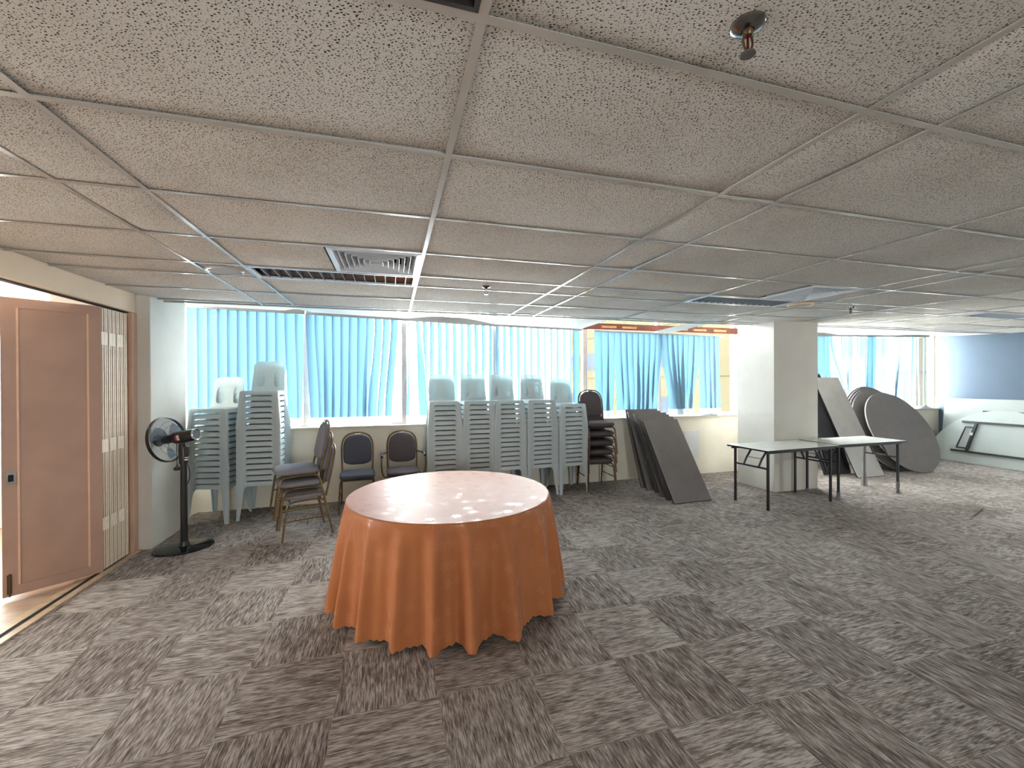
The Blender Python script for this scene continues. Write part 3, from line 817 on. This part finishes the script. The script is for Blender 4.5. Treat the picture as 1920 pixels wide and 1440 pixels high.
# ------------------------------------------------------------------ folding tables
def std_table(name, W, D, loc, rz, label, wrap=None):
    t = empty(name, loc, (0,0,rz), label, 'table', 'small folding tables by the column')
    m = MB(); m.box(-W/2, W/2, -D/2, D/2, .731, .750); m.build('tabletop', M_tabtop, t, smooth=False, bevel=.002)
    m = MB(); e = .003
    m.box(-W/2-e, W/2+e, -D/2-e, -D/2, .728, .7475); m.box(-W/2-e, W/2+e, D/2, D/2+e, .728, .7475); m.box(-W/2-e, -W/2, -D/2, D/2, .728, .7475); m.box(W/2, W/2+e, -D/2, D/2, .728, .7475)
    m.build('edge_band', M_black, t, smooth=False)
    m = MB()
    for sy in (-1, 1): m.box(-W/2+.03, W/2-.03, sy*(D/2-.05)-.012, sy*(D/2-.05)+.012, .70, .731)
    m.build('side_rail', M_blackmetal, t, smooth=False)
    for sx in (-1, 1):
        x = sx*(W/2-.075)
        for sy in (-1, 1):
            m = MB(); y = sy*(D/2-.06); m.box(x-.0125, x+.0125, y-.0125, y+.0125, .0, .715); lg = m.build('leg', M_blackmetal, t, smooth=False, bevel=.002)
            if wrap and (sx, sy) in wrap:
                f = MB(); z1 = wrap[(sx, sy)]
                rows = []
                for i in range(9):
                    z = .005 + z1*i/8
                    rows.append([(x + (.018+.012*abs(noise.noise(Vector((a*1.3, z*14, sx*3+sy)))) + .03*max(0, 1-i/2.5))*math.cos(a), y + (.018+.012*abs(noise.noise(Vector((a*1.3+9, z*14, sx)))) + .02*max(0, 1-i/2.5))*math.sin(a), z) for a in [2*PI*q/12 for q in range(12)]])
                f.grid(rows, close=True); f.build('film_wrap', M_film, lg)
        m = MB(); m.box(x-.01, x+.01, -D/2+.06, D/2-.06, .50, .52); m.build('crossbar', M_blackmetal, t, smooth=False)
        for sy in (-1, 1):
            m = MB(); y = sy*(D/2-.19)
            m.bar((x, y, .515), (x-sx*.05, y, .60), .014, .02); m.bar((x-sx*.05, y, .60), (x-sx*.15, y, .725), .014, .02)
            m.build('brace', M_blackmetal, t, smooth=False)
        m = MB(); m.tube([(x-sx*.06, -D/2+.19, .61),(x-sx*.06, D/2-.19, .61)], .004, 6); m.build('tie_rod', M_blackmetal, t)
    return t
std_table('folding_table', 1.27, .60, (5.0, 4.36, 0), R(3.5), 'white topped folding table left of the other, in front of the column')
std_table('folding_table', 1.28, .56, (6.335, 4.415, 0), 0, 'white topped folding table with film wrapped legs, right of the column', {(-1,-1):.10, (-1,1):.0+.05, (1,-1):.16, (1,1):.62})

def leaning(name, w, l, base, lean, rz, label, group, face, back, r=.004, clips=False):
    """rectangular folding table standing on its short edge and leaning back (+y)"""
    t = empty(name, base, (-lean, 0, rz), label, 'table', group)
    m = MB(); Mz = Matrix.Translation((0,0,l/2)) @ Matrix.Rotation(R(90), 4, 'X')
    m.prism(rrect(w, l, max(r,.004)), 0, .018, 0, Mz, side=1); m.build('tabletop', [face, M_black], t, smooth=False)
    m = MB()
    for s in (-1, 1): m.box(s*(w/2-.045)-.011, s*(w/2-.045)+.011, 0, .026, .06, l-.06)
    m.build('side_rail', M_blackmetal, t, smooth=False)
    for s in (-1, 1):
        m = MB(); zc_ = l/2 + s*l*.2
        for q in (-1, 1): m.box(q*(w/2-.085)-.011, q*(w/2-.085)+.011, .004, .03, zc_-l*.22, zc_+l*.22)
        m.box(-w/2+.085, w/2-.085, .006, .028, zc_+s*l*.1-.01, zc_+s*l*.1+.01)
        m.build('folded_leg', M_blackmetal, t, smooth=False)
    if clips:
        for z, xx in clips:
            m = MB(); m.box(-w/2-.004, -w/2+.02, .0, .024, z, z+.045); m.build('clip', M_chrome, t, smooth=False, bevel=.003)
    return t
L1 = [(4.66,3.82,33.8,1.235),(4.86,3.86,31.0,1.235),(5.03,3.88,29,1.235),(5.20,3.92,26.5,1.225),(5.36,3.885,24,1.225),(5.50,3.88,20.5,1.225)]
w6 = ['foremost of the grey folding tables leaning under the window', 'second from the front', 'third from the front', 'fourth from the front', 'fifth from the front', 'rearmost, its top against the window sill']
for i, (y, x, an, l) in enumerate(L1):
    lab = 'grey folding table ' + (w6[i] if i == 0 else w6[i] + ' of six leaning under the window')
    if i == 0: lab = 'large faced grey folding table, foremost of six leaning under the window'
    leaning('leaning_table', .60, l, (x, y, 0), R(an), R(1.5), lab, 'six grey folding tables leaning under the window', M_lamgrey, M_lamdark,
            clips=[(.95,0)] if i == 1 else ([(.42,0)] if i == 3 else ([(.55,0)] if i == 2 else False)))
leaning('leaning_table', .60, 1.82, (7.63, 5.03, 0), R(25.0), R(-1), 'long light grey folding table, front one leaning behind the column', 'long folding tables leaning behind the column', M_lamlight, M_lamdark, r=.03, clips=[(.62,0)])
leaning('leaning_table', .60, 1.82, (7.34, 5.34, 0), R(-18.0), R(179), 'long dark sided folding table behind the light grey one beside the column', 'long folding tables leaning behind the column', M_lamdark, M_lamdark, r=.03)

def round_lean(base, lean, rz, label, face=None):
    t = empty('round_table', base, (-lean, 0, rz), label, 'table', 'round folding tables leaning by the window')
    Mz = Matrix.Translation((0,0,.76)) @ Matrix.Rotation(R(90), 4, 'X')
    m = MB(); m.prism([(.76*math.cos(2*PI*k/72), .76*math.sin(2*PI*k/72)) for k in range(72)], 0, .02, 0, Mz, side=0); m.build('tabletop', face or M_lamgrey, t, ang=40)
    m = MB(); Q = Matrix.Translation((0,0,.76)) @ Matrix.Rotation(R(90), 4, 'X')
    m.grid([[Q @ Vector(((.763)*math.cos(2*PI*k/72), (.763)*math.sin(2*PI*k/72), z)) for k in range(72)] for z in (-.001,.021)], close=True); m.build('edge_band', M_lamlight, t)
    m = MB()
    for s in (-1, 1): m.box(s*.30-.013, s*.30+.013, 0, .03, .22, 1.30)
    m.box(-.3, .3, .004, .026, .40, .43); m.box(-.3, .3, .004, .026, 1.09, 1.12)
    m.build('folded_leg', M_blackmetal, t, smooth=False)
    return t
rl = ['foremost round grey folding table leaning right of the column', 'round grey folding table directly behind the foremost round one', 'middle one of the five leaning round grey tables', 'fourth from the front of the leaning round grey tables', 'rearmost of the five leaning round grey tables']
for i in range(5):
    round_lean((8.86-.012*i+(-.10 if i else 0), 4.98 + [0,.22,.33,.43,.52][i], 0), R([27,23,19.5,16.5,14][i]), R(0), rl[i])

# tables against the blue wall
t = empty('leaning_board', (10.98, 4.75, 0), (0, R(7.5), 0), 'white rectangular table top leaning on the blue wall behind the half round one', 'table')
m = MB(); m.box(-.02, 0, -1.15, 1.16, .0, 1.235); m.build('tabletop', M_whiteboard, t, smooth=False, bevel=.003)
m = MB()
m.box(-.045, -.02, -.9, .55, .98, 1.005); m.build('side_rail', M_blackmetal, t, smooth=False)
t = empty('half_round_table', (10.62, 4.93, 0), (0, R(15.5), R(-4)), 'white half round folding table with black legs leaning at the blue wall', 'table')
m = MB(); out = [(1.06*math.cos(PI*k/48), 1.06*math.sin(PI*k/48)) for k in range(49)]
Mh = Matrix.Rotation(R(90), 4, 'Z') @ Matrix.Rotation(R(90), 4, 'X')
m.prism(out, -.02, 0, 0, Mh, side=1); m.build('tabletop', [M_whiteboard, M_lamlight], t, smooth=False)
def hb(name, *boxes):
    m = MB()
    for y0, z0, y1, z1, w in boxes: m.bar((-.045, y0, z0), (-.045, y1, z1), w, .022, up=(1,0,0))
    return m.build(name, M_blackmetal, t, smooth=False)
hb('leg', (.57,.80,-.75,.80,.034)); hb('leg', (.66,.215,-.75,.215,.034))
hb('crossbar', (.35,.79,.42,.225,.045)); hb('tie_frame', (.50,.70,.58,.28,.012), (.50,.70,.36,.70,.02), (.58,.28,.42,.28,.026))
m = MB(); m.box(-.065, -.05, .365, .405, .54, .59); m.build('label_sticker', M_white, t, smooth=False)
b = MB(); b.box(4.80, 5.10, YW-.012, YW, .26, .75); tag(b.build('wall_panel', M_palepanel, smooth=False), 'pale grey rectangular sheet on the wall right of the leaning tables', 'panel')

# ------------------------------------------------------------------ pedestal fan
f = empty('pedestal_fan', (-1.95, 4.79, 0), (0,0,0), 'black pedestal fan with round cage standing beside the cream pillar', 'fan')
m = MB(); m.lathe([(.0,.0),(.245,.0),(.25,.008),(.246,.017),(.22,.022),(.06,.028),(.0,.03)], 48, sx=.98, sy=.80); o = m.build('base', M_blackgloss, f); o.rotation_euler = (0,0,R(20))
m = MB(); m.tube([(0,0,.02),(0,0,.90)], [.032,.026], 16); m.lathe([(.045,.025),(.04,.05),(.034,.07)], 20); m.build('pole', M_black, f)
m = MB(); m.tube([(0,0,.82),(0,0,.96),(-.01,.005,1.02)], [.036,.042,.03], 14); m.box(.018,.05,-.03,.0,.90,.99); m.build('neck', M_black, f)
ax = Vector((-.955,.296,-.17)).normalized(); hz = Vector((-.955,.296,0)).cross(Vector((0,0,1))).normalized(); uz = hz.cross(ax)*1
if uz.z < 0: uz = -uz
H0 = Vector((0,0,1.085)); MA = Matrix((hz, uz, ax)).transposed().to_4x4(); MA.translation = H0
m = MB(); m.lathe([(0,-.13),(.05,-.13),(.056,-.12),(.058,-.02),(.058,.075),(.05,.09),(.03,.10),(.0,.10)], 24, M=MA); m.build('motor_housing', M_black, f)
m = MB(); m.lathe([(.046,-.131),(.053,-.136),(.058,-.128),(.056,-.118)], 24, M=MA, caps=False); m.build('end_ring', M_chrome, f)
m = MB(); m.box(-.02,.02,.0,.003,-.028,.02, 0); 
sk = MB()
q = MA @ Matrix.Rotation(R(150), 4, 'Z')
for s0, s1, mi in ((-.022,.0,1),(.0,.018,0)):
    rows = [[MA @ Vector((.0592*math.cos(R(a)), .0592*math.sin(R(a)), z)) for a in (160,170,180,190,200,210)] for z in (s0+.02, s1+.02)]
    sk.grid(rows, mi)
sk.build('sticker', [M_red, M_white], f)
C0 = .165; RC = .215
m = MB(); m.lathe([(RC-.004,C0-.014),(RC+.006,C0-.012),(RC+.006,C0+.012),(RC-.004,C0+.014),(RC-.004,C0-.014)], 56, M=MA, caps=False); m.build('cage_rim', M_black, f)
m = MB()
for k in range(36):
    a = 2*PI*k/60; c_, s_ = math.cos(a), math.sin(a)
    m.tube([MA @ Vector((r*c_, r*s_, z)) for r, z in ((.055,.085),(.13,.09),(.185,.12),(RC,C0))], 0.0008, 4, caps=False)
    m.tube([MA @ Vector((r*c_, r*s_, z)) for r, z in ((.05,.25),(.13,.235),(.185,.205),(RC,C0))], 0.0008, 4, caps=False)
for r, z in ((.13,.09),(.17,.108)):
    m.tube([MA @ Vector((r*math.cos(2*PI*k/40), r*math.sin(2*PI*k/40), z)) for k in range(40)], .0015, 4, closed=True)
m.build('cage_wire', M_black, f)
m = MB(); m.lathe([(0,.245),(.055,.243),(.055,.258),(0,.262)], 24, M=MA); m.build('cage_badge', M_black, f)
m = MB(); m.lathe([(0,.10),(.04,.11),(.042,.19),(.03,.2),(0,.205)], 20, M=MA); m.build('blade_hub', M_black, f)
for k in range(3):
    m = MB(); rows = []
    for i in range(9):
        r = .035 + .15*i/8; row = []
        wd = .62 + .25*math.sin(PI*i/8)
        for j in range(7):
            a = 2*PI*k/3 + R(20) + (j/6-.5)*wd*1.1 + .3*i/8
            row.append(MA @ Vector((r*math.cos(a), r*math.sin(a), .155 + (j/6-.5)*.05*(1-.3*i/8))))
        rows.append(row)
    m.grid(rows); m.build('blade', M_blade, f, thick=.002)
m = MB(); kb = MA @ Vector((.0,-.058,.076)); m.tube([kb, kb + Vector((0,0,-.20))], .0035, 6)
m.lathe([(0,-.262),(.02,-.258),(.03,-.245),(.028,-.232),(.010,-.222),(.008,-.20),(0,-.20)], 16, c=kb); m.build('pull_knob', M_black, f)
m = MB(); m.tube(smooth_path([(.03,-.01,.83),(.055,-.02,.78),(.06,-.02,.70),(.045,-.015,.64),(.03,-.01,.62)], 2), .004, 6); m.build('cord_loop', M_black, f)
m = MB(); m.box(.022,.05,-.04,-.02,.855,.87); m.box(.022,.05,-.04,-.02,.88,.892); m.build('height_clip', M_chrome, f, smooth=False, bevel=.003)

# ------------------------------------------------------------------ ceiling fixtures
def diffuser(x0, x1, y0, y1, label):
    cx, cy = (x0+x1)/2, (y0+y1)/2; hx, hy = (x1-x0)/2-.013, (y1-y0)/2-.013
    t = empty('air_diffuser', (cx, cy, ZC + sagz(cx, cy)), label=label, cat='air vent', group='square ceiling air diffusers')
    def ring(k0, k1, za, zb, th=.003):
        m = MB()
        c0 = [(-hx*k0,-hy*k0,za),(hx*k0,-hy*k0,za),(hx*k0,hy*k0,za),(-hx*k0,hy*k0,za)]
        c1 = [(-hx*k1,-hy*k1,zb),(hx*k1,-hy*k1,zb),(hx*k1,hy*k1,zb),(-hx*k1,hy*k1,zb)]
        m.grid([c0, c1], close=True); return m
    m = ring(1, .90, -.002, -.006); m2 = ring(.90,.80,-.006,.06); m.add(m2.v, m2.f); m.build('frame', M_alum, t, smooth=False, thick=.003)
    for i in range(6):
        k = .78 - .125*i
        m = ring(k, k-.065, -.004, .05); m.build('vane', M_alum, t, smooth=False, thick=.003)
    m = MB(); m.box(-hx*.82, hx*.82, -hy*.82, hy*.82, .10, .12)
    for q in (-1, 1): m.box(q*hx*.815-.004, q*hx*.815+.004, -hy*.82, hy*.82, .055, .12); m.box(-hx*.82, hx*.82, q*hy*.815-.004, q*hy*.815+.004, .055, .12)
    m.build('plenum_box', M_dark, t, smooth=False)
    return t
diffuser(-.404, .206, 2.782, 3.392, 'square silver air diffuser nearest the viewer, beside the louvred light')
diffuser(3.571, 4.181, 2.782, 3.392, 'square air diffuser in the ceiling before the white column')
def louvre(x0, x1, y0, y1, label, n=15):
    cx, cy = (x0+x1)/2, (y0+y1)/2; hx, hy = (x1-x0)/2-.013, (y1-y0)/2-.013
    t = empty('louvred_light', (cx, cy, ZC + sagz(cx, cy)), label=label, cat='ceiling light', group='narrow louvred ceiling lights')
    m = MB(); w = .022
    m.box(-hx, hx, -hy, -hy+w, -.003, .012); m.box(-hx, hx, hy-w, hy, -.003, .012); m.box(-hx, -hx+w, -hy+w, hy-w, -.003, .012); m.box(hx-w, hx, -hy+w, hy-w, -.003, .012); m.build('frame', M_alum, t, smooth=False)
    m = MB(); P = []
    for k in range(11):
        a = k/10*2-1; P.append([(-hx, hy*.96*a, .085-.075*abs(a)**2.5), (hx, hy*.96*a, .085-.075*abs(a)**2.5)])
    m.grid(P); m.build('reflector', M_mirror, t)
    for k in range(1, n):
        m = MB(); x = -hx + 2*hx*k/n; m.box(x-.002, x+.002, -hy+.02, hy-.02, .0, .045); m.build('louvre_blade', M_bladegrey, t, smooth=False)
    m = MB(); m.tube([(-hx*.97,0,.062),(hx*.97,0,.062)], .013, 12); m.build('lamp_tube', M_grille, t)
    return t
louvre(-1.014, .206, 3.392, 3.756, 'narrow louvred light panel touching the nearest air diffuser')
louvre(2.961, 4.181, 3.392, 3.756, 'narrow louvred light panel before the white column')
louvre(7.251, 8.471, 3.392, 3.756, 'narrow louvred light panel at the right edge of the ceiling')
def roundgrille(x, y, r, label, col):
    t = empty('ceiling_speaker', (x, y, ZC + sagz(x, y)), label=label, cat='speaker', group='round ceiling speaker grilles')
    m = MB(); m.lathe([(r,.004),(r,-.004),(r*.95,-.012),(r*.86,-.014),(r*.84,-.008)], 40, caps=False); m.build('rim', col, t)
    m = MB(); m.lathe([(0,-.009),(r*.5,-.009),(r*.85,-.008),(r*.85,.002),(0,.002)], 40); m.build('grille', M_grille, t)
roundgrille(-1.185, 3.575, .125, 'round pale ceiling speaker grille left of the louvred light', M_tee)
roundgrille(4.34, 3.56, .13, 'round tan ceiling speaker grille before the white column', M_beam)
def sprinkler(x, y, label):
    t = empty('fire_sprinkler', (x, y, ZC + sagz(x, y) - .012), label=label, cat='sprinkler', group='ceiling fire sprinklers')
    m = MB(); m.lathe([(.038,.016),(.037,.004),(.030,-.002),(.014,-.006),(.012,.0)], 28); m.build('escutcheon', M_darkchrome, t)
    m = MB(); m.lathe([(.011,.0),(.012,-.012),(.009,-.018)], 14)
    for s in (-1, 1): m.tube(smooth_path([(s*.008,0,-.014),(s*.015,0,-.03),(s*.010,0,-.048),(0,0,-.055)], 1), .0028, 6)
    m.build('yoke', M_bronzedark, t)
    m = MB(); m.tube([(0,0,-.018),(0,0,-.048)], .003, 8); m.build('bulb', M_redglass, t)
    m = MB(); m.lathe([(0,-.055),(.006,-.056),(.017,-.060),(.017,-.063),(0,-.0625)], 16); m.build('deflector', M_darkchrome, t)
sprinkler(.808, .794, 'chrome fire sprinkler nearest the viewer at top right')
sprinkler(.796, 3.575, 'small fire sprinkler in the ceiling above the five chair stacks')
sprinkler(5.088, 3.56, 'small fire sprinkler in the ceiling right of the column')
t = empty('recessed_light', (-.404, .647, ZC + sagz(-.4,.65)), label='recessed ceiling light with pinkish reflector at the top edge of view', cat='ceiling light')
m = MB(); hx, hy = .597, .292
m.box(-hx, hx, -hy, -hy+.02, .0, .02); m.box(-hx, hx, hy-.012, hy, .0, .02); m.box(-hx, -hx+.02, -hy+.02, hy-.012, .0, .02); m.box(hx-.012, hx, -hy+.02, hy-.012, .0, .02); m.build('frame', M_blackmetal, t, smooth=False)
m = MB(); m.box(-hx, hx, -hy, hy, .09, .095); m.box(-hx, hx, hy-.012, hy-.008, .02, .09); m.box(hx-.012, hx-.008, -hy, hy, .02, .09); m.build('reflector', M_pink, t, smooth=False)
m = MB(); m.box(.40, .56, .0, .255, .05, .09); m.build('ballast', M_green, t, smooth=False)
m = MB(); m.tube([(-.55,.10,.05),(.30,.10,.05)], .013, 10); m.build('lamp_tube', M_white, t)

# ------------------------------------------------------------------ small things
m = MB(); m.tube([(6.49,3.20,.004),(6.78,3.29,.006),(7.05,3.38,.004)], .0035, 8); tag(m.build('stick', M_black), 'thin dark stick lying on the carpet at the right', 'stick')
def crumple(x, y, w, d, h, label, seed):
    m = MB(); P = []
    for i in range(10):
        row = []
        for j in range(7):
            a, c = i/9*2-1, j/6*2-1
            row.append((x + a*w/2, y + c*d/2, 1.016 + max(0, h*(1-a*a)*(1-c*c))*(.5+abs(noise.noise(Vector((i*.9, j*.9, seed))))*1.6)))
        P.append(row)
    m.grid(P); tag(m.build('fallen_slat_heap', M_weight, thick=.003), label, 'blind slat')
crumple(5.30, YW-.02, .34, .08, .025, 'crumpled pale blind pieces on the sill left of the column', 2)
crumple(10.75, YW-.02, .40, .08, .05, 'crumpled white blind pieces on the sill at the blue wall', 5)

# ------------------------------------------------------------------ light
w = bpy.data.worlds.new('sky'); S.world = w; w.use_nodes = True; nt = w.node_tree; nt.nodes.clear()
o_ = nt.nodes.new('ShaderNodeOutputWorld'); bg = nt.nodes.new('ShaderNodeBackground'); tc = nt.nodes.new('ShaderNodeTexCoord'); sx = nt.nodes.new('ShaderNodeSeparateXYZ'); rp = nt.nodes.new('ShaderNodeValToRGB')
nt.links.new(tc.outputs['Generated'], sx.inputs[0]); nt.links.new(sx.outputs[2], rp.inputs[0])
e = rp.color_ramp.elements; e[0].position = 0; e[0].color = (.95,.98,1,1); e[1].position = .5; e[1].color = (.9,.96,1,1)
nt.links.new(rp.outputs[0], bg.inputs[0]); bg.inputs[1].default_value = 12; nt.links.new(bg.outputs[0], o_.inputs[0])
def portal(x0, x1, z0, z1, y=YW+.22, rot=(R(-90),0,0), loc=None):
    l = bpy.data.lights.new('window_portal', 'AREA'); l.shape = 'RECTANGLE'; l.size = x1-x0; l.size_y = z1-z0; l.cycles.is_portal = True
    p = bpy.data.objects.new('window_portal', l); COL.objects.link(p); p.location = loc or ((x0+x1)/2, y, (z0+z1)/2); p.rotation_euler = rot
portal(-2.75, 5.95, 1.0, 2.95); portal(-.5, .5, 1.0, 2.3, 0, (R(90),0,R(90)), (XR+.25, 1.4, 1.65)); portal(.3, 1.4, .9, 2.35, YB-.22, (R(90),0,0)); portal(6.3, 11.2, 1.0, 2.95); portal(-7.2, -3.3, 1.0, 2.45)
portal(-1.15, 1.15, 1.2, 2.4, 0, (R(90),0,R(-90)), (-7.65, 2.8, 1.8))
vs = S.view_settings; vs.view_transform = 'Standard'; vs.look = 'None'; vs.gamma = 1; vs.exposure = 1.88; vs.use_curve_mapping = False
